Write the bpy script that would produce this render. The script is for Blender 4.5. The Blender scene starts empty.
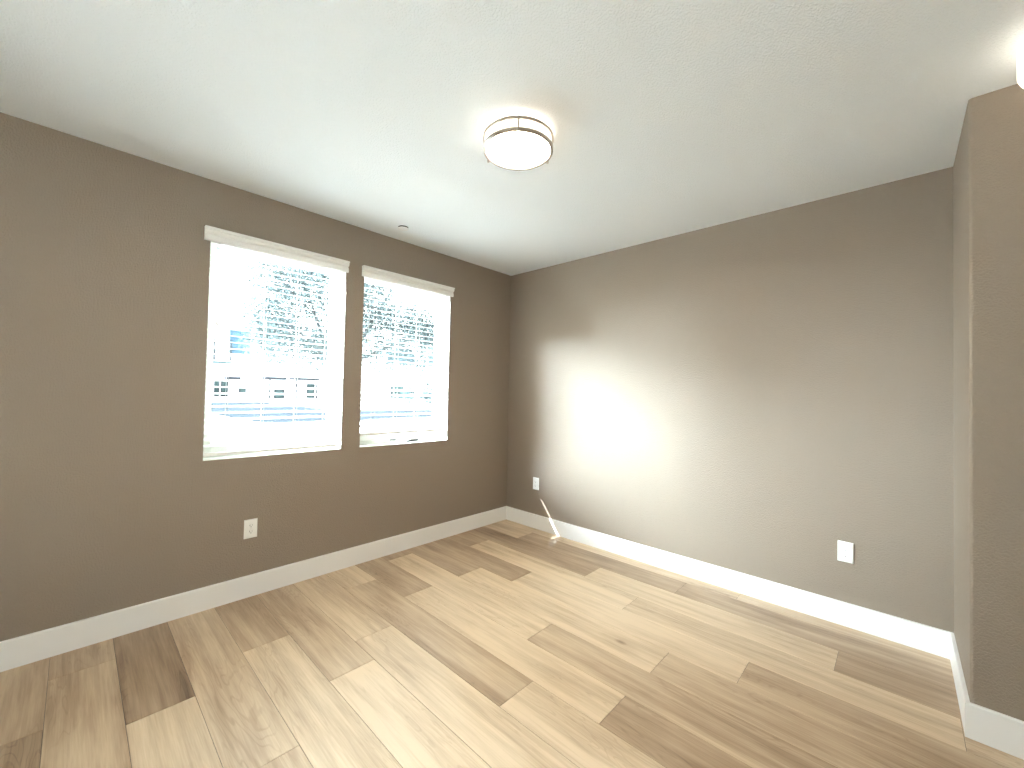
import bpy, bmesh, math, random
from mathutils import Vector, Matrix

# ------------------------------------------------------------------ camera
S = bpy.context.scene
COL = S.collection
CAM = (3.0464, -3.1823, 1.3444)
FPX, YAW, PITCH, ROLL = 411.2, 2.3270, 0.0207, 0.0205
fw = Vector((math.cos(PITCH)*math.cos(YAW), math.cos(PITCH)*math.sin(YAW), math.sin(PITCH)))
rt = Vector((math.sin(YAW), -math.cos(YAW), 0))
up = rt.cross(fw)
r2 = rt*math.cos(ROLL) + up*math.sin(ROLL)
u2 = -rt*math.sin(ROLL) + up*math.cos(ROLL)
cd = bpy.data.cameras.new('camera')
cam = bpy.data.objects.new('camera', cd); COL.objects.link(cam)
cam.matrix_world = Matrix(((r2.x, u2.x, -fw.x, CAM[0]), (r2.y, u2.y, -fw.y, CAM[1]),
                           (r2.z, u2.z, -fw.z, CAM[2]), (0, 0, 0, 1)))
cd.sensor_fit = 'HORIZONTAL'; cd.sensor_width = 36.0
cd.lens = FPX/1024*36.0
cd.clip_start = 0.02; cd.clip_end = 500
S.camera = cam

# ------------------------------------------------------------------ light and exposure
SKY, SKY_COL = 4.0, (0.82, 0.93, 1.0)         # clear sky away from the sun
GLOW, GLOW_COL = 840.0, (0.855, 1.0, 1.15)     # hazy bright sky around the sun
SUN = 30.0
LAMP, LAMP_SIDE, LAMP_COL = 76.0, 2.6, (1.0, 0.87, 0.70)
HALL = 1.1
S.view_settings.view_transform = 'Standard'
S.view_settings.look = 'None'
S.view_settings.exposure = 0.8
S.view_settings.gamma = 1.0
S.view_settings.use_curve_mapping = False
w = bpy.data.worlds.new('sky'); S.world = w; w.use_nodes = True
wn, wl, bg = w.node_tree.nodes, w.node_tree.links.new, w.node_tree.nodes['Background']
wt = wn.new('ShaderNodeTexCoord'); wd = wn.new('ShaderNodeVectorMath'); wd.operation = 'DOT_PRODUCT'
gdir = Vector((-1.0, -3.0, 0.60)).normalized(); wd.inputs[1].default_value = gdir
wc = wn.new('ShaderNodeMath'); wc.operation = 'MAXIMUM'; wc.inputs[1].default_value = 0.0
wp = wn.new('ShaderNodeMath'); wp.operation = 'POWER'; wp.inputs[1].default_value = 10.0
wa = wn.new('ShaderNodeVectorMath'); wa.operation = 'SCALE'; wa.inputs[0].default_value = [GLOW*c for c in GLOW_COL]
wb = wn.new('ShaderNodeVectorMath'); wb.operation = 'ADD'; wb.inputs[1].default_value = [SKY*c for c in SKY_COL]
wl(wt.outputs['Generated'], wd.inputs[0]); wl(wd.outputs['Value'], wc.inputs[0]); wl(wc.outputs[0], wp.inputs[0])
wl(wp.outputs[0], wa.inputs['Scale']); wl(wa.outputs[0], wb.inputs[0]); wl(wb.outputs[0], bg.inputs[0]); bg.inputs[1].default_value = 1.0
SUN_DIR = Vector((1.0, 1.73, -1.29)).normalized()
sl = bpy.data.lights.new('sun', 'SUN'); sl.energy = SUN; sl.angle = 0.009; sl.color = (0.97, 1.0, 1.06)
sun = bpy.data.objects.new('sun', sl); COL.objects.link(sun)
sun.rotation_euler = SUN_DIR.to_track_quat('-Z', 'Y').to_euler(); sun.location = (-10, -17, 13)
S.cycles.max_bounces = 12; S.cycles.diffuse_bounces = 8; S.cycles.transparent_max_bounces = 16
S.cycles.sample_clamp_indirect = 12.0; S.cycles.caustics_reflective = False; S.cycles.caustics_refractive = False

H = 2.6            # ceiling height
W = 3.2534         # length of the right wall
D = 0.6765         # depth of the wall return
BB = 0.1362        # baseboard height
YB, XE = -4.8, 4.9  # back and far side of the room
WT = 0.17          # window wall thickness
SILL, HEAD = 0.895, 2.29
WIN = [(-2.646, -1.806), (-1.660, -0.815)]
R = random.Random(5)

# ------------------------------------------------------------------ helpers
def link(name, me, mats, parent=None, loc=None):
    o = bpy.data.objects.new(name, me); COL.objects.link(o)
    for m in (mats if isinstance(mats, (list, tuple)) else [mats]):
        if m.name not in me.materials: me.materials.append(m)
    if loc is not None: o.location = loc
    if parent is not None: o.parent = parent
    return o

def obj(name, bm, mats, parent=None, loc=None, smooth=None):
    bmesh.ops.recalc_face_normals(bm, faces=bm.faces[:])
    me = bpy.data.meshes.new(name); bm.to_mesh(me); bm.free()
    if smooth is not None:
        me.shade_smooth(); me.set_sharp_from_angle(angle=math.radians(smooth))
    return link(name, me, mats, parent, loc)

def empty(name, loc, label=None, cat=None, group=None):
    o = bpy.data.objects.new(name, None); COL.objects.link(o); o.location = loc
    o.empty_display_size = 0.1
    if label: tag(o, label, cat, group)
    return o

def tag(o, label, cat, group=None, kind=None):
    o['label'] = label; o['category'] = cat
    if group: o['group'] = group
    if kind: o['kind'] = kind
    return o

def structure(o, label=None):
    o['kind'] = 'structure'
    if label: o['label'] = label
    return o

def box(bm, x0, x1, y0, y1, z0, z1, bev=0.0, seg=2):
    vs = [bm.verts.new((x, y, z)) for z in (z0, z1) for y in (y0, y1) for x in (x0, x1)]
    q = [(0, 2, 3, 1), (4, 5, 7, 6), (0, 1, 5, 4), (2, 6, 7, 3), (0, 4, 6, 2), (1, 3, 7, 5)]
    fs = [bm.faces.new([vs[i] for i in f]) for f in q]
    if bev > 0:
        es = list({e for f in fs for e in f.edges})
        bmesh.ops.bevel(bm, geom=es, offset=bev, segments=seg, profile=0.5, affect='EDGES')

def bxo(name, b, m, parent=None, bev=0.0, smooth=None):
    bm = bmesh.new(); box(bm, *b, bev=bev); return obj(name, bm, m, parent, smooth=smooth)

def lathe(bm, prof, n=64, center=(0, 0, 0)):
    """prof: list of (r, z); r = 0 closes with a pole"""
    rings = []
    for r, z in prof:
        if r < 1e-6: rings.append([bm.verts.new((center[0], center[1], center[2]+z))])
        else: rings.append([bm.verts.new((center[0]+r*math.cos(2*math.pi*i/n), center[1]+r*math.sin(2*math.pi*i/n), center[2]+z)) for i in range(n)])
    for a, b in zip(rings, rings[1:]):
        for i in range(n):
            j = (i+1) % n
            if len(a) == 1 and len(b) == 1: continue
            if len(a) == 1: bm.faces.new((a[0], b[i], b[j]))
            elif len(b) == 1: bm.faces.new((a[i], a[j], b[0]))
            else: bm.faces.new((a[i], a[j], b[j], b[i]))

def band(bm, ri, ro, z0, z1, n=96):
    """closed ring of rectangular section"""
    lathe_pts = [(ri, z0), (ro, z0), (ro, z1), (ri, z1), (ri, z0)]
    lathe(bm, lathe_pts, n)
    bmesh.ops.remove_doubles(bm, verts=bm.verts[:], dist=1e-6)

def tube(bm, pts, rad, n=8, cap=True):
    pts = [Vector(p) for p in pts]; rings = []
    rads = rad if isinstance(rad, (list, tuple)) else [rad]*len(pts)
    for i, p in enumerate(pts):
        d = (pts[min(i+1, len(pts)-1)] - pts[max(i-1, 0)]).normalized()
        a = d.orthogonal().normalized() if abs(d.z) > 0.95 else d.cross(Vector((0, 0, 1))).normalized()
        b = d.cross(a)
        rings.append([bm.verts.new(p + (a*math.cos(2*math.pi*k/n) + b*math.sin(2*math.pi*k/n))*rads[i]) for k in range(n)])
    for a, b in zip(rings, rings[1:]):
        for k in range(n):
            bm.faces.new((a[k], a[(k+1) % n], b[(k+1) % n], b[k]))
    if cap:
        bm.faces.new(rings[0]); bm.faces.new(rings[-1])

def prism_y(bm, prof, y0, y1):
    """closed (x, z) profile extruded along y"""
    a = [bm.verts.new((x, y0, z)) for x, z in prof]; b = [bm.verts.new((x, y1, z)) for x, z in prof]
    n = len(prof)
    for i in range(n): bm.faces.new((a[i], a[(i+1) % n], b[(i+1) % n], b[i]))
    bm.faces.new(a); bm.faces.new(b)

# ------------------------------------------------------------------ materials
def mat(name, col, rough=0.5, metal=0.0, bump=None, spec=0.5):
    m = bpy.data.materials.new(name); m.use_nodes = True
    nt = m.node_tree; b = nt.nodes['Principled BSDF']
    b.inputs['Base Color'].default_value = (*col, 1); b.inputs['Roughness'].default_value = rough
    b.inputs['Metallic'].default_value = metal; b.inputs['Specular IOR Level'].default_value = spec
    if bump: bump(nt, b)
    return m

def N(nt, t, **kw):
    n = nt.nodes.new(t)
    for k, v in kw.items():
        if k in n.inputs: n.inputs[k].default_value = v
        else: setattr(n, k, v)
    return n

def plaster(scale, dist, knock):
    """sprayed drywall texture: soft blobs, flattened on top (knock) or rounded"""
    def f(nt, b):
        tc = N(nt, 'ShaderNodeTexCoord')
        n1 = N(nt, 'ShaderNodeTexNoise', Scale=scale, Detail=3.0, Roughness=0.55, Distortion=0.4)
        n2 = N(nt, 'ShaderNodeTexNoise', Scale=scale*3.1, Detail=2.0, Roughness=0.6)
        mr = N(nt, 'ShaderNodeMapRange'); mr.interpolation_type = 'SMOOTHSTEP'
        mr.inputs['From Min'].default_value = 0.5-knock; mr.inputs['From Max'].default_value = 0.5+knock
        ad = N(nt, 'ShaderNodeMath', operation='MULTIPLY_ADD'); ad.inputs[1].default_value = 0.35
        bp = N(nt, 'ShaderNodeBump', Strength=1.0, Distance=dist)
        nt.links.new(tc.outputs['Object'], n1.inputs['Vector']); nt.links.new(tc.outputs['Object'], n2.inputs['Vector'])
        nt.links.new(n1.outputs['Fac'], mr.inputs['Value'])
        nt.links.new(n2.outputs['Fac'], ad.inputs[0]); nt.links.new(mr.outputs['Result'], ad.inputs[2])
        nt.links.new(ad.outputs[0], bp.inputs['Height']); nt.links.new(bp.outputs['Normal'], b.inputs['Normal'])
    return f

M = {}
M['wall'] = mat('taupe_paint', (0.266, 0.213, 0.164), 0.62, bump=plaster(130, 0.0012, 0.16), spec=0.35)
M['ceiling'] = mat('ceiling_paint', (0.83, 0.865, 0.885), 0.8, bump=plaster(120, 0.0013, 0.12), spec=0.25)
M['trim'] = mat('white_trim_paint', (0.84, 0.83, 0.81), 0.32)
M['jamb'] = mat('white_window_return', (0.86, 0.86, 0.84), 0.5)
M['vinyl'] = mat('window_vinyl', (0.62, 0.62, 0.56), 0.4)
M['blind'] = mat('faux_wood_white', (0.84, 0.835, 0.81), 0.42)
M['cord'] = mat('blind_cord', (0.62, 0.62, 0.60), 0.8)
M['plate'] = mat('outlet_plastic', (0.83, 0.82, 0.78), 0.35)
M['slot'] = mat('outlet_slot', (0.03, 0.03, 0.03), 0.6)
M['screw'] = mat('screw_paint', (0.7, 0.7, 0.68), 0.3, 0.3)
M['nickel'] = mat('brushed_nickel', (0.46, 0.42, 0.37), 0.38, 1.0)
M['white_metal'] = mat('white_metal', (0.8, 0.8, 0.79), 0.4)
M['gap'] = mat('dark_gap', (0.05, 0.05, 0.05), 0.7)
M['gasket'] = mat('dark_gasket', (0.06, 0.06, 0.06), 0.5)

def diffuser(name, power):
    m = bpy.data.materials.new(name); m.use_nodes = True; b = m.node_tree.nodes['Principled BSDF']
    b.inputs['Base Color'].default_value = (0.8, 0.78, 0.74, 1); b.inputs['Roughness'].default_value = 0.4
    b.inputs['Emission Color'].default_value = (*LAMP_COL, 1); b.inputs['Emission Strength'].default_value = power
    return m
M['lens'] = diffuser('lit_acrylic_lens', LAMP); M['drum'] = diffuser('lit_acrylic_side', LAMP_SIDE); M['dim'] = diffuser('dim_acrylic', HALL)

def pane():
    m = bpy.data.materials.new('window_glass'); m.use_nodes = True; nt = m.node_tree; nt.nodes.clear()
    out = N(nt, 'ShaderNodeOutputMaterial'); mx = N(nt, 'ShaderNodeMixShader')
    tr = N(nt, 'ShaderNodeBsdfTransparent'); tr.inputs[0].default_value = (0.93, 0.96, 0.95, 1)
    gl = N(nt, 'ShaderNodeBsdfGlossy', Roughness=0.0); fr = N(nt, 'ShaderNodeFresnel', IOR=1.3)
    # same reflectance on the way in and on the way out (the pane does not bend the ray)
    ge = N(nt, 'ShaderNodeNewGeometry'); io = N(nt, 'ShaderNodeMapRange')
    io.inputs['To Min'].default_value = 1.3; io.inputs['To Max'].default_value = 1/1.3
    nt.links.new(ge.outputs['Backfacing'], io.inputs['Value']); nt.links.new(io.outputs[0], fr.inputs['IOR'])
    nt.links.new(fr.outputs[0], mx.inputs[0]); nt.links.new(tr.outputs[0], mx.inputs[1]); nt.links.new(gl.outputs[0], mx.inputs[2])
    nt.links.new(mx.outputs[0], out.inputs[0]); return m
M['glass'] = pane()

def wood():
    m = bpy.data.materials.new('oak_vinyl_plank'); m.use_nodes = True; nt = m.node_tree; b = nt.nodes['Principled BSDF']
    L = nt.links.new
    tc = N(nt, 'ShaderNodeTexCoord'); at = N(nt, 'ShaderNodeAttribute', attribute_name='plank')
    sep = N(nt, 'ShaderNodeSeparateColor'); L(at.outputs['Color'], sep.inputs[0])
    off = N(nt, 'ShaderNodeCombineXYZ')
    for k, (src, mul) in enumerate(((1, 37.0), (2, 23.0))):
        mm = N(nt, 'ShaderNodeMath', operation='MULTIPLY'); mm.inputs[1].default_value = mul
        L(sep.outputs[src], mm.inputs[0]); L(mm.outputs[0], off.inputs[k])
    L(sep.outputs[1], off.inputs[2])
    add = N(nt, 'ShaderNodeVectorMath', operation='ADD'); L(tc.outputs['Object'], add.inputs[0]); L(off.outputs[0], add.inputs[1])
    def scaled(v):
        s = N(nt, 'ShaderNodeVectorMath', operation='MULTIPLY'); s.inputs[1].default_value = v; L(add.outputs[0], s.inputs[0]); return s
    def noise(v, sc, det, rough=0.55, dist=0.0):
        n = N(nt, 'ShaderNodeTexNoise', Scale=sc, Detail=det, Roughness=rough, Distortion=dist); L(scaled(v).outputs[0], n.inputs['Vector']); return n.outputs['Fac']
    def math_(op, a, bb):
        n = N(nt, 'ShaderNodeMath', operation=op)
        for i, v in enumerate((a, bb)):
            if isinstance(v, (int, float)): n.inputs[i].default_value = v
            else: L(v, n.inputs[i])
        return n.outputs[0]
    def rng(v, a, c, d=0.0, e=1.0):
        n = N(nt, 'ShaderNodeMapRange'); n.interpolation_type = 'SMOOTHSTEP'
        for nm, val in (('From Min', a), ('From Max', c), ('To Min', d), ('To Max', e)): n.inputs[nm].default_value = val
        L(v, n.inputs['Value']); return n.outputs['Result']
    blotch = noise((1.1, 5.5, 1), 1.0, 3.0, 0.5, 0.3)           # broad soft bands along the board
    streak = noise((1.6, 26.0, 1), 1.0, 4.0, 0.6, 0.25)         # long streaks
    fine = noise((5.0, 160.0, 1), 1.0, 2.0, 0.6)                # pores
    fig = noise((0.75, 7.5, 1), 1.0, 3.0, 0.5, 0.4)            # contour lines of this make cathedral figure
    ring = math_('SINE', math_('MULTIPLY', fig, 150.0), 0.0)
    ringm = math_('MULTIPLY', rng(ring, 0.55, 1.0), rng(blotch, 0.42, 0.62))
    vo = N(nt, 'ShaderNodeTexVoronoi', Scale=1.0, Randomness=1.0); L(scaled((1.15, 2.3, 1)).outputs[0], vo.inputs['Vector'])
    knot = rng(vo.outputs['Distance'], 0.015, 0.06, 1.0, 0.0)
    halo = rng(vo.outputs['Distance'], 0.03, 0.20, 1.0, 0.0)
    tone = math_('ADD', sep.outputs[0], math_('MULTIPLY', math_('SUBTRACT', blotch, 0.5), -0.75))
    tone = math_('ADD', tone, math_('MULTIPLY', math_('SUBTRACT', streak, 0.5), -0.72))
    tone = math_('ADD', tone, math_('MULTIPLY', math_('SUBTRACT', fine, 0.5), -0.28))
    tone = math_('ADD', tone, math_('MULTIPLY', ringm, -0.10))
    tone = math_('ADD', tone, math_('MULTIPLY', halo, -0.16))
    tone = math_('ADD', tone, math_('MULTIPLY', knot, -0.55))
    cr = N(nt, 'ShaderNodeValToRGB'); L(tone, cr.inputs[0]); e = cr.color_ramp.elements
    e[0].position = 0.0; e[0].color = (0.10, 0.058, 0.032, 1)
    e[1].position = 1.0; e[1].color = (0.66, 0.52, 0.365, 1)
    for p, c in ((0.28, (0.245, 0.166, 0.103)), (0.55, (0.385, 0.276, 0.180)), (0.78, (0.525, 0.400, 0.270))):
        q = e.new(p); q.color = (*c, 1)
    L(cr.outputs[0], b.inputs['Base Color'])
    b.inputs['Roughness'].default_value = 0.42; b.inputs['Specular IOR Level'].default_value = 0.45
    bp = N(nt, 'ShaderNodeBump', Strength=0.25, Distance=0.0006); L(math_('ADD', fine, ringm), bp.inputs['Height']); L(bp.outputs[0], b.inputs['Normal'])
    return m
M['wood'] = wood()

def speckle(name, c0, c1, scale, rough=0.9):
    m = mat(name, c0, rough, spec=0.0); nt = m.node_tree; b = nt.nodes['Principled BSDF']
    tc = N(nt, 'ShaderNodeTexCoord'); n = N(nt, 'ShaderNodeTexNoise', Scale=scale, Detail=5.0, Roughness=0.65)
    cr = N(nt, 'ShaderNodeValToRGB'); cr.color_ramp.elements[0].color = (*c0, 1); cr.color_ramp.elements[1].color = (*c1, 1)
    cr.color_ramp.elements[0].position = 0.35; cr.color_ramp.elements[1].position = 0.65
    nt.links.new(tc.outputs['Object'], n.inputs['Vector']); nt.links.new(n.outputs['Fac'], cr.inputs[0]); nt.links.new(cr.outputs[0], b.inputs['Base Color'])
    return m
M['ground'] = speckle('pale_gravel', (0.60, 0.59, 0.56), (0.70, 0.69, 0.66), 1.5)
M['concrete'] = speckle('pale_concrete', (0.50, 0.49, 0.46), (0.56, 0.55, 0.52), 0.8)
M['bounce_paver'] = speckle('added_paver', (0.29, 0.287, 0.28), (0.34, 0.335, 0.33), 2.5)  # for the added slab that bounces daylight indoors
M['asphalt'] = speckle('asphalt', (0.0100, 0.0118, 0.0134), (0.0114, 0.0135, 0.0152), 0.7)
M['stucco'] = speckle('white_stucco', (0.74, 0.74, 0.73), (0.78, 0.78, 0.77), 6.0)
M['dark_trim'] = mat('dark_bronze', (0.018, 0.018, 0.020), 0.6, spec=0.05)
M['blue_glass'] = mat('blue_window_glass', (0.020, 0.042, 0.060), 0.3, spec=0.2)
M['teal'] = mat('teal_painted_metal', (0.012, 0.034, 0.040), 0.5, spec=0.1)
M['green_glass'] = mat('grey_green_glass', (0.017, 0.030, 0.028), 0.3, spec=0.15)
M['bark'] = speckle('tree_bark', (0.035, 0.035, 0.035), (0.06, 0.06, 0.06), 8.0)
M['leaf'] = speckle('grey_green_leaf', (0.026, 0.035, 0.035), (0.047, 0.059, 0.058), 3.0, 0.8)
M['shrub'] = speckle('shrub_leaf', (0.020, 0.030, 0.030), (0.036, 0.048, 0.047), 3.0, 0.8)

# ------------------------------------------------------------------ room shell
def grid_wall(name, mats, xs, ys, zs, hole, jamb):
    """solid wall of cells with rectangular holes; faces only where solid meets air"""
    bm = bmesh.new(); cache = {}
    def v(i, j, k):
        key = (i, j, k)
        if key not in cache: cache[key] = bm.verts.new((xs[i], ys[j], zs[k]))
        return cache[key]
    ny, nz = len(ys)-1, len(zs)-1
    solid = lambda j, k: 0 <= j < ny and 0 <= k < nz and not hole(j, k)
    for j in range(ny):
        for k in range(nz):
            if not solid(j, k): continue
            bm.faces.new((v(1, j, k), v(1, j+1, k), v(1, j+1, k+1), v(1, j, k+1)))
            bm.faces.new((v(0, j, k), v(0, j, k+1), v(0, j+1, k+1), v(0, j+1, k)))
            for dj, dk, q in ((-1, 0, ((0, j, k), (1, j, k), (1, j, k+1), (0, j, k+1))),
                              (1, 0, ((0, j+1, k), (0, j+1, k+1), (1, j+1, k+1), (1, j+1, k))),
                              (0, -1, ((0, j, k), (0, j+1, k), (1, j+1, k), (1, j, k))),
                              (0, 1, ((0, j, k+1), (1, j, k+1), (1, j+1, k+1), (0, j+1, k+1)))):
                if not solid(j+dj, k+dk):
                    f = bm.faces.new([v(*c) for c in q])
                    if 0 <= j+dj < ny and 0 <= k+dk < nz: f.material_index = jamb
    return obj(name, bm, mats)

ys = [YB-0.15, WIN[0][0], WIN[0][1], WIN[1][0], WIN[1][1], 0.15]
structure(grid_wall('wall_left', [M['wall'], M['jamb']], [-WT, 0.0], ys, [-0.1, SILL, HEAD, H+0.1],
                    lambda j, k: k == 1 and j in (1, 3), 1), 'taupe wall with the two windows')

# right wall, its return and the hall wall: one bent run of drywall with a softened outside corner
structure(bxo('wall_right', (0.0, W+0.12, 0.0, 0.15, -0.1, H+0.1), M['wall']), 'long taupe wall to the right of the corner')
bm = bmesh.new()
rr = 0.012
prof = [(W, 0.0), (W, -D+rr)] + [(W+rr-rr*math.cos(a), -D+rr-rr*math.sin(a)) for a in (math.radians(t) for t in (22.5, 45, 67.5))] + [(W+rr, -D), (W+0.15, -D), (W+0.15, 0.0)]
a = [bm.verts.new((x, y, -0.1)) for x, y in prof]; b = [bm.verts.new((x, y, H+0.1)) for x, y in prof]
for i in range(len(prof)): bm.faces.new((a[i], a[(i+1) % len(prof)], b[(i+1) % len(prof)], b[i]))
bm.faces.new(a); bm.faces.new(b)
structure(obj('wall_return', bm, M['wall']), 'short wall return facing the windows')
structure(bxo('wall_hall', (W+0.15, XE+0.15, -D, -D+0.15, -0.1, H+0.1), M['wall']), 'taupe wall at the right edge of the photo')
structure(bxo('wall_far', (XE, XE+0.15, YB-0.15, -D, -0.1, H+0.1), M['wall']))
# back of the room, behind the photographer: an added sliding door, to bring in daylight
DX0, DX1, DZ = 1.5, 3.2, 2.1
bm = bmesh.new()
for q in ((0.0, DX0, -0.1, H+0.1), (DX1, XE, -0.1, H+0.1), (DX0, DX1, DZ, H+0.1), (DX0, DX1, -0.1, 0.0)): box(bm, q[0], q[1], YB-0.15, YB, q[2], q[3])
structure(obj('wall_back', bm, M['wall']))
dr = empty('added_door_1', (0, 0, 0)); structure(dr, 'added unseen sliding glass door behind the photographer')  # added to let ground-bounced daylight up onto the ceiling
bm = bmesh.new(); yd = YB-0.12
for q in ((DX0, DX0+.05, 0, DZ), (DX1-.05, DX1, 0, DZ), (DX0+.05, DX1-.05, 0, .04), (DX0+.05, DX1-.05, DZ-.05, DZ)): box(bm, q[0], q[1], yd, yd+.09, q[2], q[3], .003)
obj('added_door_frame', bm, M['vinyl'], dr)
xm = (DX0+DX1)/2
for a, b, y in ((DX0+.05, xm+.03, yd+.012), (xm-.03, DX1-.05, yd+.050)):
    bm = bmesh.new()
    for q in ((a, a+.06, .04, DZ-.05), (b-.06, b, .04, DZ-.05), (a+.06, b-.06, .04, .12), (a+.06, b-.06, DZ-.11, DZ-.05)): box(bm, q[0], q[1], y, y+.03, q[2], q[3], .002)
    pn = obj('added_door_panel', bm, M['vinyl'], dr); bxo('pane', (a+.06, b-.06, y+.013, y+.017, .12, DZ-.11), M['glass'], pn)
structure(bxo('ceiling', (0.0, XE, YB, 0.0, H, H+0.1), M['ceiling']), 'white textured ceiling')

# baseboards: square profile, eased top edge
BT = 0.015
def board(name, pts, label):
    """pts: plan polyline of the wall face, board on its left side"""
    bm = bmesh.new()
    prof = [(0.0, 0.0), (BT, 0.0), (BT, BB-0.003), (BT-0.003, BB), (0.0, BB)]
    n = len(pts); rings = []
    for i in range(n):
        p = Vector(pts[i])
        dirs = []
        if i > 0: dirs.append((Vector(pts[i])-Vector(pts[i-1])).normalized())
        if i < n-1: dirs.append((Vector(pts[i+1])-Vector(pts[i])).normalized())
        nr = [Vector((-d.y, d.x)) for d in dirs]
        m = nr[0] if len(nr) == 1 else (nr[0]+nr[1])/(1+nr[0].dot(nr[1]))
        rings.append([bm.verts.new((p.x+m.x*t, p.y+m.y*t, z)) for t, z in prof])
    for a, b in zip(rings, rings[1:]):
        for k in range(len(prof)): bm.faces.new((a[k], a[(k+1) % len(prof)], b[(k+1) % len(prof)], b[k]))
    bm.faces.new(rings[0]); bm.faces.new(rings[-1])
    structure(obj(name, bm, M['trim']), label)
board('baseboard_left', [(0.0, 0.0), (0.0, YB)], 'white baseboard under the windows')
board('baseboard_right', [(W, 0.0), (BT, 0.0)], 'white baseboard along the long right wall')
board('baseboard_hall', [(XE, -D), (W, -D), (W, -BT)], 'white baseboard wrapping the outside corner')

# ------------------------------------------------------------------ plank floor
LIGHT, PALE, MID, BROWN, DARK = 0.90, 0.82, 0.66, 0.57, 0.50
PL = 1.455; ROW = 0.2218; Y0 = -0.125
# row: (x of one end joint, tones of the boards from the one that ends there onwards, tone before)
rows = {0: (2.255, [(PALE), (MID)]), 1: (0.475, [PALE, DARK, BROWN]), 2: (1.355, [DARK, LIGHT, DARK]),
        3: (0.325, [BROWN, LIGHT, PALE]), 4: (1.035, [BROWN, LIGHT, MID]), 5: (0.712, [BROWN, LIGHT, MID]),
        6: (0.115, [BROWN, LIGHT, MID]), 7: (0.70, [BROWN, LIGHT, BROWN]), 8: (1.80, [MID-0.06, LIGHT, PALE]),
        9: (0.933, [PALE, PALE, MID]), 10: (1.14, [MID-0.03, LIGHT, PALE]), 11: (0.626, [BROWN-0.05, PALE, MID]),
        12: (1.40, [MID+0.05, MID, PALE]), 13: (0.822, [DARK-0.18, MID+0.03, MID]), 14: (0.25, [MID, MID, MID]),
        15: (0.63, [BROWN, DARK, MID])}
bm = bmesh.new()
lay = bm.loops.layers.float_color.new('plank')
def plank(x0, x1, y0, y1, tone):
    g, c = 0.0006, 0.0011
    x0 += g; x1 -= g; y0 += g; y1 -= g
    col = (tone, R.random(), R.random(), 1.0)
    lo = [bm.verts.new(p) for p in ((x0, y0, -0.0014), (x1, y0, -0.0014), (x1, y1, -0.0014), (x0, y1, -0.0014))]
    hi = [bm.verts.new(p) for p in ((x0+c, y0+c, 0), (x1-c, y0+c, 0), (x1-c, y1-c, 0), (x0+c, y1-c, 0))]
    fs = [bm.faces.new(hi)] + [bm.faces.new((lo[i], lo[(i+1) % 4], hi[(i+1) % 4], hi[i])) for i in range(4)]
    for f in fs:
        for l in f.loops: l[lay] = col
k = 0
while True:
    y1 = 0.0 if k == 0 else Y0-ROW*(k-1); y0 = Y0-ROW*k
    if y1 < YB: break
    e, tones = rows.get(k, (R.uniform(0, PL), [R.choice((PALE, MID, BROWN)) for _ in range(3)]))
    x = e - PL; i = 0
    while x > 0: x -= PL
    n0 = round((e - PL - x)/PL)
    i = -n0
    while x < XE:
        t = tones[i] if 0 <= i < len(tones) else R.choice((PALE, MID, BROWN, PALE))
        plank(max(x, 0.0), min(x+PL, XE), max(y0, YB), y1, t + R.uniform(-0.03, 0.03))
        x += PL; i += 1
    k += 1
floor_planks = bm
vs = [bm.verts.new(p) for p in ((0, YB, -0.0014), (XE, YB, -0.0014), (XE, 0, -0.0014), (0, 0, -0.0014), (0, YB, -0.1), (XE, YB, -0.1), (XE, 0, -0.1), (0, 0, -0.1))]
for q in ((0, 1, 2, 3), (4, 7, 6, 5), (0, 4, 5, 1), (1, 5, 6, 2), (2, 6, 7, 3), (3, 7, 4, 0)):
    f = bm.faces.new([vs[i] for i in q]); f.material_index = 1
structure(obj('floor', bm, [M['wood'], M['gap']]), 'wide light oak plank floor')

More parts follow.
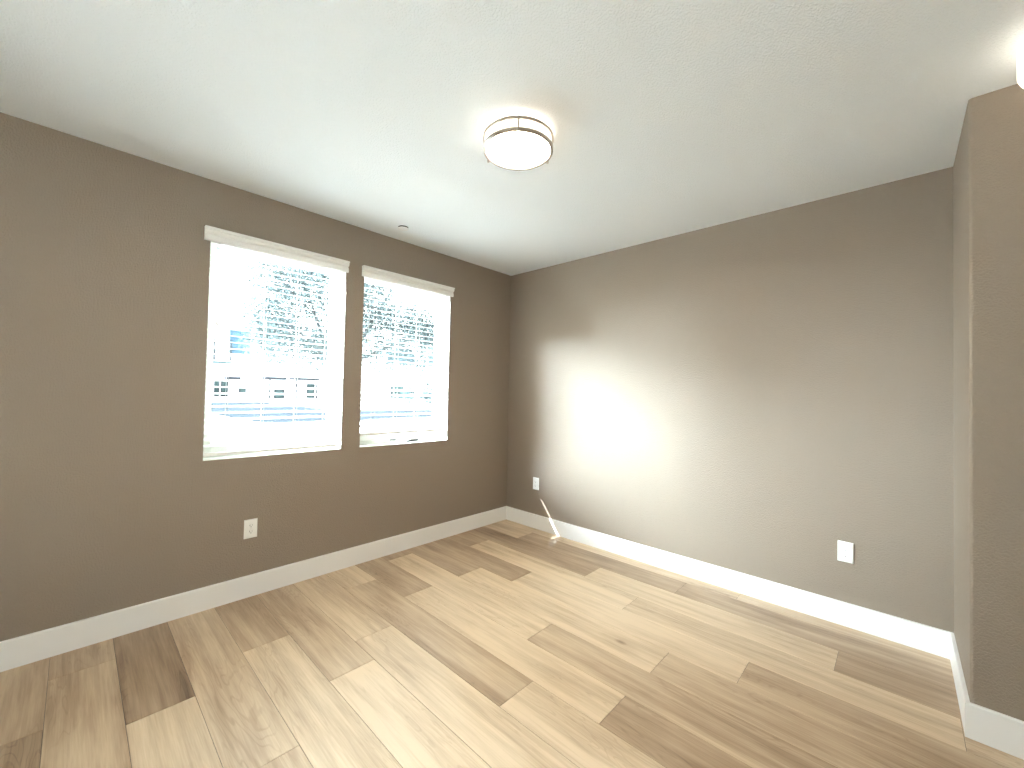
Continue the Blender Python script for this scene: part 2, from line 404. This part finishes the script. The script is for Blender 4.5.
# ------------------------------------------------------------------ windows
FX0, FX1 = -0.165, -0.112           # frame depth
def window(idx, y0, y1, label, crank):
    t = empty('window_%d' % idx, (0, 0, 0)); structure(t, label)
    def ring(bm, xa, xb, a, b, z0, z1, wd, bev=0.003, low=None):
        low = low or wd
        box(bm, xa, xb, a, a+wd, z0, z1, bev); box(bm, xa, xb, b-wd, b, z0, z1, bev)
        box(bm, xa, xb, a+wd, b-wd, z0, z0+low, bev); box(bm, xa, xb, a+wd, b-wd, z1-wd, z1, bev)
    e = 0.001
    bm = bmesh.new(); ring(bm, FX0, FX1, y0+e, y1-e, SILL+e, HEAD-e, 0.030); obj('window_frame', bm, M['vinyl'], t)
    bm = bmesh.new(); ring(bm, FX0+0.006, FX1-0.010, y0+0.031, y1-0.031, SILL+0.031, HEAD-0.031, 0.026, low=0.052); obj('sash', bm, M['vinyl'], t)
    bm = bmesh.new(); ring(bm, FX0+0.012, FX1-0.016, y0+0.057, y1-0.057, SILL+0.083, HEAD-0.057, 0.003, 0.0); obj('gasket', bm, M['gasket'], t)
    bxo('pane', (-0.142, -0.138, y0+0.059, y1-0.059, SILL+0.085, HEAD-0.059), M['glass'], t)
    if crank:
        yc = (y0+y1)/2 + 0.10
        bm = bmesh.new()
        # moulded crank cover with a folded handle
        prof = [(-0.075, 0.0), (-0.060, 0.020), (-0.030, 0.034), (0.030, 0.034), (0.060, 0.020), (0.075, 0.0)]
        a = [bm.verts.new((-0.112, yc+p, SILL+0.006+q)) for p, q in prof]; b = [bm.verts.new((-0.062, yc+p*0.86, SILL+0.004+q*0.8)) for p, q in prof]
        for i in range(len(prof)): bm.faces.new((a[i], a[(i+1) % len(prof)], b[(i+1) % len(prof)], b[i]))
        bm.faces.new(a); bm.faces.new(b)
        c = obj('crank_cover', bm, M['vinyl'], t)
        bm = bmesh.new(); tube(bm, [(-0.062, yc+0.05, SILL+0.020), (-0.05, yc+0.03, SILL+0.016), (-0.048, yc-0.05, SILL+0.012), (-0.05, yc-0.07, SILL+0.012)], [0.006, 0.006, 0.005, 0.007], 10)
        obj('crank_handle', bm, M['dark_trim'], c)
        bm = bmesh.new(); box(bm, -0.112, -0.102, yc-0.20, yc-0.145, SILL+0.020, SILL+0.029, 0.003); obj('sash_latch', bm, M['dark_trim'], t)
    return t
window(1, *WIN[0], 'left window, its blind lowered to the sill', False)
window(2, *WIN[1], 'right window nearer the corner, crank showing under its blind', True)

# ------------------------------------------------------------------ blinds
PITCH_S = 0.0405; SX0, SX1 = -0.060, -0.010
def blind(y0, y1, rail_z, label, val_y):
    t = empty('window_blind', (0, (y0+y1)/2, HEAD), label, 'blind', 'white faux wood blinds on the windows')
    o0 = Vector((0, (y0+y1)/2, HEAD)); yc = o0.y
    def part(name, bm, m, par=t, sm=None):
        if par is t: bmesh.ops.translate(bm, verts=bm.verts[:], vec=-o0)
        else: bmesh.ops.translate(bm, verts=bm.verts[:], vec=-o0)
        return obj(name, bm, m, par, smooth=sm)
    # crown-shaped valance with return ends
    z1 = 2.296
    prof = [(0.030, z1), (0.066, z1), (0.068, z1-0.002), (0.068, z1-0.011), (0.066, z1-0.013), (0.060, z1-0.0135), (0.060, z1-0.018),
            (0.062, z1-0.020), (0.061, z1-0.027), (0.055, z1-0.035), (0.048, z1-0.039), (0.044, z1-0.0395), (0.044, z1-0.043),
            (0.048, z1-0.045), (0.051, z1-0.060), (0.052, z1-0.079), (0.042, z1-0.081), (0.034, z1-0.079), (0.034, z1-0.02)]
    bm = bmesh.new(); prism_y(bm, prof, val_y[0], val_y[1])
    for ya in (val_y[0]+0.10, val_y[1]-0.13): box(bm, 0.001, 0.036, ya, ya+0.03, z1-0.012, z1-0.004)
    part('valance', bm, M['blind'])
    bm = bmesh.new(); box(bm, -0.062, -0.004, y0+0.004, y1-0.004, HEAD-0.066, HEAD-0.020, 0.002); part('headrail', bm, M['blind'])
    bm = bmesh.new(); box(bm, SX0, SX1, y0+0.006, y1-0.006, rail_z, rail_z+0.018, 0.004, 3)
    part('bottom_rail', bm, M['blind'], sm=40)
    z = HEAD-0.098; src = None; low = rail_z+0.035
    n = int((z-low)/PITCH_S)+1
    for i in range(n):
        if src is None:
            bm = bmesh.new()
            hw = 0.025; prof = [(-hw, -0.0005), (-hw+0.002, -0.0014), (hw-0.002, -0.0014), (hw, -0.0005), (hw, 0.0005), (hw-0.002, 0.0014), (-hw+0.002, 0.0014), (-hw, 0.0005)]
            prism_y(bm, prof, y0+0.006-yc, y1-0.006-yc)
            src = obj('slat', bm, M['blind'], t); s = src
        else:
            s = src.copy(); COL.objects.link(s); s.parent = t
        s.location = ((SX0+SX1)/2, 0, z-i*PITCH_S-HEAD); s.rotation_euler = (0, 0.165, 0)
    zt = HEAD-0.06
    for yy in (yc-0.303, yc-0.102, yc+0.102, yc+0.303):
        bm = bmesh.new()
        for xx in (SX0-0.001, SX1+0.001): tube(bm, [(xx, yy, rail_z+0.012), (xx, yy, zt)], 0.0011, 6)
        for i in range(n): tube(bm, [(SX0-0.001, yy, z-i*PITCH_S-0.002), (SX1+0.001, yy, z-i*PITCH_S-0.002)], 0.0006, 4)
        part('ladder_cord', bm, M['cord'])
    # tilt cords on the left, lift cord on the right, each with a tassel
    for nm, yy, zz in (('tilt_cord', y0+0.045, 1.72), ('lift_cord', y1-0.045, 1.60)):
        bm = bmesh.new()
        for dy in (0.0, 0.006): tube(bm, [(0.000, yy+dy, zz+0.03+dy*3), (0.000, yy+dy, zt)], 0.0010, 6)
        c = part(nm, bm, M['cord'])
        bm = bmesh.new()
        for dy in (0.0, 0.010):
            lathe(bm, [(0, 0.036), (0.003, 0.035), (0.005, 0.020), (0.0062, 0.004), (0.005, 0.0), (0, 0.0)], 14, (0.0, yy+dy-0.002, zz-dy*1.5))
        part('tassel', bm, M['blind'], c, 40)
    return t
blind(*WIN[0], 0.918, 'white slatted blind lowered to the sill on the left window', (-2.684, -1.809))
blind(*WIN[1], 0.983, 'white slatted blind stopping short of the sill on the right window', (-1.698, -0.816))

# ------------------------------------------------------------------ electrical outlets
def outlet(loc, rz, label):
    t = empty('wall_outlet', loc, label, 'outlet', 'white wall outlets'); t.rotation_euler = (0, 0, rz)
    # local: wall plane y = 0, faces -y, width along x
    bm = bmesh.new()
    a, b2 = 0.0375, 0.0600
    out = [bm.verts.new((sx*a, 0, sz*b2)) for sx, sz in ((-1, -1), (1, -1), (1, 1), (-1, 1))]
    m1 = [bm.verts.new((sx*a, -0.003, sz*b2)) for sx, sz in ((-1, -1), (1, -1), (1, 1), (-1, 1))]
    m2 = [bm.verts.new((sx*(a-0.005), -0.0065, sz*(b2-0.005))) for sx, sz in ((-1, -1), (1, -1), (1, 1), (-1, 1))]
    for u, v in ((out, m1), (m1, m2)):
        for i in range(4): bm.faces.new((u[i], u[(i+1) % 4], v[(i+1) % 4], v[i]))
    bm.faces.new(m2); bm.faces.new(out)
    obj('cover_plate', bm, M['plate'], t)
    for zc in (0.0195, -0.0195):
        bm = bmesh.new()
        pts = []
        for i in range(32):      # round face with flattened top and bottom
            an = 2*math.pi*i/32; pts.append((0.0172*math.cos(an), max(-0.0135, min(0.0135, 0.0172*math.sin(an)))))
        f = [bm.verts.new((x, -0.0060, zc+z)) for x, z in pts]; g = [bm.verts.new((x*0.96, -0.0085, zc+z*0.96)) for x, z in pts]
        for i in range(32): bm.faces.new((f[i], f[(i+1) % 32], g[(i+1) % 32], g[i]))
        bm.faces.new(g); bm.faces.new(f)
        rcp = obj('receptacle', bm, M['plate'], t)
        bm = bmesh.new()
        box(bm, -0.0078, -0.0054, -0.0088, -0.0080, zc-0.001, zc+0.0085); box(bm, 0.0054, 0.0074, -0.0088, -0.0080, zc, zc+0.0075)
        tube(bm, [(0, -0.0088, zc-0.0068), (0, -0.0080, zc-0.0068)], 0.0026, 12)
        obj('slots', bm, M['slot'], rcp)
    bm = bmesh.new(); tube(bm, [(0, -0.0062, 0), (0, -0.0076, 0)], 0.003, 14); obj('screw', bm, M['screw'], t)
outlet((0.0, -2.382, 0.433), math.radians(90), 'white outlet on the wall under the left window')
outlet((0.403, 0.0, 0.440), 0, 'white outlet near the corner, above the streak of sunlight')
outlet((2.812, 0.0, 0.434), 0, 'white outlet low on the long wall near its right end')

# ------------------------------------------------------------------ ceiling lights
def ceiling_light(x, y, label, turn):
    t = empty('ceiling_light', (x, y, H), label, 'ceiling light'); t.rotation_euler = (0, 0, turn)
    bm = bmesh.new(); lathe(bm, [(0, -0.001), (0.120, -0.001), (0.120, -0.016), (0, -0.016)], 72); obj('canopy', bm, M['white_metal'], t, smooth=30)
    bm = bmesh.new(); lathe(bm, [(0.120, -0.003), (0.152, -0.003), (0.155, -0.006), (0.155, -0.081), (0.152, -0.083)], 96)
    sh = obj('shade', bm, M['drum'], t, smooth=40)
    bm = bmesh.new(); lathe(bm, [(0.152, -0.083), (0.10, -0.087), (0, -0.088)], 96); obj('lens', bm, M['lens'], sh, smooth=60)
    bm = bmesh.new(); band(bm, 0.1640, 0.1695, -0.043, -0.029); obj('ring', bm, M['nickel'], t, smooth=30)
    bm = bmesh.new(); lathe(bm, [(0.1545, -0.084), (0.1530, -0.090), (0.1560, -0.0945), (0.1640, -0.0950), (0.1690, -0.0915), (0.1690, -0.080), (0.1640, -0.080), (0.1545, -0.084)], 96); bmesh.ops.remove_doubles(bm, verts=bm.verts[:], dist=1e-6); obj('ring', bm, M['nickel'], t, smooth=30)
    for i in range(3):
        an = 2*math.pi*i/3; c, s = math.cos(an)*0.1715, math.sin(an)*0.1715
        bm = bmesh.new(); tube(bm, [(c, s, -0.030), (c, s, -0.090)], 0.0040, 10); p = obj('post', bm, M['nickel'], t)
        bm = bmesh.new(); lathe(bm, [(0, -0.083), (0.0060, -0.084), (0.0070, -0.090), (0.0060, -0.097), (0, -0.100)], 14, (c, s, 0)); obj('finial', bm, M['nickel'], p, smooth=40)
    return t
ceiling_light(1.704, -1.750, 'round flush ceiling light with two nickel rings in the middle of the ceiling', math.radians(313))
t = empty('ceiling_light', (3.522, -0.945, H), 'white drum ceiling light cut off by the right photo edge', 'ceiling light')
bm = bmesh.new(); lathe(bm, [(0, -0.001), (0.140, -0.001), (0.140, -0.012), (0, -0.012)], 96); obj('base', bm, M['white_metal'], t, smooth=30)
bm = bmesh.new(); lathe(bm, [(0.140, -0.003), (0.172, -0.004), (0.175, -0.008), (0.175, -0.110), (0.170, -0.122), (0.155, -0.132), (0.10, -0.139), (0, -0.142)], 96); obj('shade', bm, M['dim'], t, smooth=60)

# concealed sprinkler cover
t = empty('sprinkler_cover', (0.262, -1.487, H), 'small round white sprinkler cover on the ceiling above the windows', 'sprinkler')
bm = bmesh.new(); lathe(bm, [(0, -0.0005), (0.038, -0.0005), (0.038, -0.010), (0, -0.010)], 40); obj('skirt', bm, M['gap'], t)
bm = bmesh.new(); lathe(bm, [(0, -0.010), (0.042, -0.010), (0.0425, -0.0115), (0.041, -0.013), (0, -0.0135)], 48); obj('cover', bm, M['white_metal'], t, smooth=40)

# ------------------------------------------------------------------ outdoors
GZ = -0.15
structure(bxo('ground', (-120, 40, -70, 90, GZ-0.3, GZ), M['ground']), 'pale gravel and paving outdoors')
def slab(name, pts, z0, z1, m, label):
    bm = bmesh.new(); a = [bm.verts.new((x, y, z0)) for x, y in pts]; b = [bm.verts.new((x, y, z1)) for x, y in pts]
    for i in range(len(pts)): bm.faces.new((a[i], a[(i+1) % len(pts)], b[(i+1) % len(pts)], b[i]))
    bm.faces.new(a); bm.faces.new(b)
    return structure(obj(name, bm, m), label)
slab('road', [(-44, 3.6), (-23.5, 1.9), (-19, 2.0), (-16.4, 2.3), (-15.4, 4.5), (-15.0, 9), (-14, 20), (-14, 60), (-26, 60), (-26.5, 15), (-27.2, 10.4), (-29, 9.5), (-36, 9.6), (-44, 9.9)],
     GZ-0.02, GZ+0.015, M['asphalt'], 'blue grey asphalt street outside')
slab('sidewalk', [(-14.0, 2.5), (-12.4, 2.2), (-12.4, 60), (-13.6, 60), (-13.6, 9), (-14.2, 5)], GZ, GZ+0.06, M['concrete'], 'pale sidewalk on the near side of the street')

structure(bxo('added_sun_block_roof', (-0.17, 5.1, YB-3.5, YB-0.15, 2.45, 2.65), M['stucco']))  # added overhang, unseen, keeps direct sun out of the rear opening
structure(bxo('added_patio', (-1.0, 6.0, YB-9.0, YB-0.15, GZ, GZ+0.05), M['bounce_paver']))  # added paving, unseen, its tone set for the daylight it bounces indoors
structure(bxo('added_glow_block', (-30.0, 22.0, -26.2, -26.0, GZ, 9.0), M['stucco']))  # added tall blocker, unseen, stops low sky glow entering from behind

def leaf_cloud(blobs, count, size, rnd, slender=2.4):
    bm = bmesh.new()
    tot = sum(b[3]*b[4]*b[5] for b in blobs)
    for (x, y, z, rx, ry, rz) in blobs:
        for _ in range(int(count*rx*ry*rz/tot)):
            while True:
                p = Vector((rnd.uniform(-1, 1), rnd.uniform(-1, 1), rnd.uniform(-1, 1)))
                if p.length < 1: break
            p = p*(0.35+0.65*p.length**0.4) if p.length > 0 else p
            c = Vector((x+p.x*rx, y+p.y*ry, z+p.z*rz))
            d = Vector((rnd.gauss(0, 1), rnd.gauss(0, 1), rnd.gauss(0, 1)-0.3)).normalized()
            s = d.cross(Vector((rnd.gauss(0, 1), rnd.gauss(0, 1), rnd.gauss(0, 1)))).normalized()
            n = d.cross(s); l = size*rnd.uniform(0.7, 1.4); wd = l/slender
            a = bm.verts.new(c-d*l*0.5); e = bm.verts.new(c+d*l*0.5)
            f = bm.verts.new(c+s*wd*0.5+n*wd*0.18); g = bm.verts.new(c-s*wd*0.5+n*wd*0.18)
            bm.faces.new((a, f, e)); bm.faces.new((a, e, g))
    return bm

def tree(loc, label, rnd):
    t = empty('street_tree', loc, label, 'tree')
    segs = [[((0, 0, 0), .12), ((-.03, -.05, .9), .10), ((.0, -.1, 1.7), .085)],
            [((.0, -.1, 1.7), .075), ((.05, -.35, 2.6), .055), ((.1, -.75, 3.6), .04), ((.1, -1.1, 4.7), .02)],
            [((.0, -.1, 1.7), .07), ((-.1, .5, 2.6), .055), ((-.2, 1.2, 3.7), .035), ((-.2, 1.8, 4.8), .018)],
            [((.02, -.2, 2.1), .06), ((.3, -.9, 2.8), .04), ((.4, -1.6, 3.2), .025), ((.4, -2.2, 3.5), .012)],
            [((.0, .15, 2.1), .06), ((.3, 1.1, 2.7), .04), ((.3, 2.1, 3.1), .025), ((.3, 2.9, 3.4), .012)],
            [((.05, -.35, 2.6), .045), ((-.6, .1, 3.6), .035), ((-1.0, .3, 4.6), .02)],
            [((.1, -.75, 3.6), .03), ((.3, -1.3, 3.9), .02), ((.3, -1.8, 4.4), .01)],
            [((-.1, .5, 2.6), .04), ((.6, .7, 3.6), .03), ((.8, .6, 4.7), .015)]]
    bm = bmesh.new(); tube(bm, [p for p, r in segs[0]], [r for p, r in segs[0]], 10); obj('trunk', bm, M['bark'], t, smooth=60)
    for s in segs[1:]:
        bm = bmesh.new(); tube(bm, [p for p, r in s], [r for p, r in s], 8); obj('branch', bm, M['bark'], t, smooth=60)
    blobs = [(0, -.9, 4.3, 1.1, 1.0, .9), (.1, -1.7, 3.5, .8, .75, .8), (0, .8, 4.2, 1.2, 1.1, 1.0), (.1, 1.9, 3.5, 1.0, 1.1, .9), (.2, 2.8, 3.0, .8, .9, .8),
             (.2, .0, 3.2, .9, .9, .8), (0, 0, 5.2, 1.2, 1.4, .8), (.2, -.9, 2.7, .6, .6, .55), (.2, 1.2, 2.6, .8, .9, .6), (.3, -2.1, 4.2, .5, .5, .5), (.2, 2.4, 2.3, .6, .8, .5), (.2, -2.0, 2.6, .6, .6, .7), (.1, -1.5, 4.6, .7, .8, .6), (.2, -.4, 2.4, .6, .6, .6), (0, 2.9, 4.0, .7, .8, .9), (0, 3.3, 3.3, .6, .6, .7), (0, 1.0, 5.3, .9, 1.3, .7), (.1, -1.3, 2.7, .7, .9, .7), (.1, -1.9, 3.2, .6, .7, .7)]
    f = obj('foliage', leaf_cloud(blobs, 42000, 0.085, rnd), M['leaf'], t); f['kind'] = 'stuff'
    return t
tree((-9.0, 2.1, GZ), 'small street tree with fine grey green leaves outside the windows', random.Random(3))

def shrub(loc, s, label, rnd):
    t = empty('shrub', loc, label, 'shrub')
    bm = bmesh.new()
    for i in range(6):
        a = rnd.uniform(0, 6.28); tube(bm, [(0, 0, 0), (.15*s*math.cos(a), .15*s*math.sin(a), .3*s), (.35*s*math.cos(a), .35*s*math.sin(a), .75*s)], [.02*s, .015*s, .006*s], 6)
    obj('stems', bm, M['bark'], t)
    f = obj('foliage', leaf_cloud([(0, 0, .6*s, .6*s, .6*s, .5*s), (.1*s, .1*s, .95*s, .4*s, .4*s, .35*s)], 900, 0.12*s, rnd, 2.0), M['shrub'], t); f['kind'] = 'stuff'
shrub((-30.0, 17.8, GZ), 1.5, 'round shrub across the street, left of a pair', random.Random(8))
shrub((-30.0, 20.2, GZ), 1.7, 'round shrub across the street, right of a pair', random.Random(9))

BX = -46.0
def scl(y, z):      # facade measurements taken at x = -40, carried to the facade plane
    return CAM[1]+(y-CAM[1])*1.139, CAM[2]+(z-CAM[2])*1.139
def townhouse(name, y0, y1, h, label, windows, canopies, posts, rail):
    t = empty(name, (BX, (y0+y1)/2, GZ), label, 'building', 'townhouses across the street')
    o0 = Vector(t.location)
    def part(nm, boxes, m, par=t, bev=0.0):
        bm = bmesh.new()
        for b in boxes: box(bm, *b, bev=bev)
        bmesh.ops.translate(bm, verts=bm.verts[:], vec=-o0); return obj(nm, bm, m, par)
    part('wall', [(BX-9, BX, y0, y1, GZ, h)], M['stucco'])
    part('parapet', [(BX-9.15, BX+0.15, y0-0.15, y1+0.15, h, h+0.35)], M['stucco'])
    for (a, z0, b, z1, m) in windows:
        a, z0 = scl(a, z0); b, z1 = scl(b, z1)
        f = part('window', [(BX, BX+0.10, a-.08, a, z0-.08, z1+.08), (BX, BX+0.10, b, b+.08, z0-.08, z1+.08), (BX, BX+0.10, a, b, z0-.08, z0), (BX, BX+0.10, a, b, z1, z1+.08)], M['stucco'] if m == 'blue_glass' else M['dark_trim'])
        part('pane', [(BX+0.005, BX+0.03, a, b, z0, z1)], M[m], f)
    for (a, b, z) in canopies:
        a, zz = scl(a, z); b, _ = scl(b, z)
        part('canopy', [(BX, BX+1.3, a, b, zz-.12, zz+.14)], M['dark_trim'])
    for (y, z) in posts:
        yy, zz = scl(y, z); part('post', [(BX+1.1, BX+1.22, yy-.06, yy+.06, GZ, zz)], M['dark_trim'])
    if rail:
        a, z0 = scl(4.7, 3.5); b, z1 = scl(6.0, 6.1)
        part('balcony_slab', [(BX, BX+1.2, a, b, z0-.15, z0)], M['teal'])
        part('balcony_rail', [(BX+1.1, BX+1.18, a, b, z0+.95, z0+1.05)] + [(BX+1.12, BX+1.16, a+.06+i*(b-a-.12)/9-.02, a+.06+i*(b-a-.12)/9+.02, z0, z0+.95) for i in range(10)], M['teal'])
        for yy in (a+.08, b-.08): part('balcony_post', [(BX+1.1, BX+1.22, yy-.06, yy+.06, z0, z1-.8)], M['dark_trim'])
    return t
townhouse('townhouse', 1.0, 19.0, 8.6, 'white townhouse across the street, seen through the left window',
          [(5.95, 4.30, 7.65, 6.50, 'blue_glass'), (5.05, .55, 5.30, 1.80, 'green_glass'), (5.55, .55, 5.95, 1.75, 'green_glass'), (6.9, .7, 7.3, 1.4, 'green_glass'),
           (9.75, .40, 10.5, 1.10, 'green_glass'), (12.7, .45, 13.3, 1.75, 'green_glass')],
          [(5.7, 6.7, 2.1), (8.7, 10.4, 2.2), (11.0, 13.4, 2.25)], [(9.03, 2.1), (11.3, 2.1), (13.2, 2.1)], True)
townhouse('townhouse', 20.5, 38.0, 8.6, 'white townhouse farther along the street, seen through the right window',
          [(21.4, 4.45, 25.1, 6.0, 'blue_glass'), (27.0, 4.45, 29.0, 6.0, 'blue_glass'), (22.0, .5, 23.5, 2.0, 'green_glass')],
          [(26.0, 29.0, 2.4)], [(26.3, 2.3), (28.7, 2.3)], False)

# ------------------------------------------------------------------ sampling aid: sky portals in the openings
def portal(loc, d, sx, sy):
    l = bpy.data.lights.new('portal', 'AREA'); l.shape = 'RECTANGLE'; l.size, l.size_y = sx, sy; l.cycles.is_portal = True
    o = bpy.data.objects.new('portal', l); COL.objects.link(o); o.location = loc
    o.rotation_euler = Vector(d).to_track_quat('-Z', 'Y').to_euler()
for a, b in WIN: portal((-WT-0.01, (a+b)/2, (SILL+HEAD)/2), (1, 0, 0), b-a, HEAD-SILL)
portal(((DX0+DX1)/2, YB-0.16, DZ/2), (0, 1, 0), DX1-DX0, DZ)
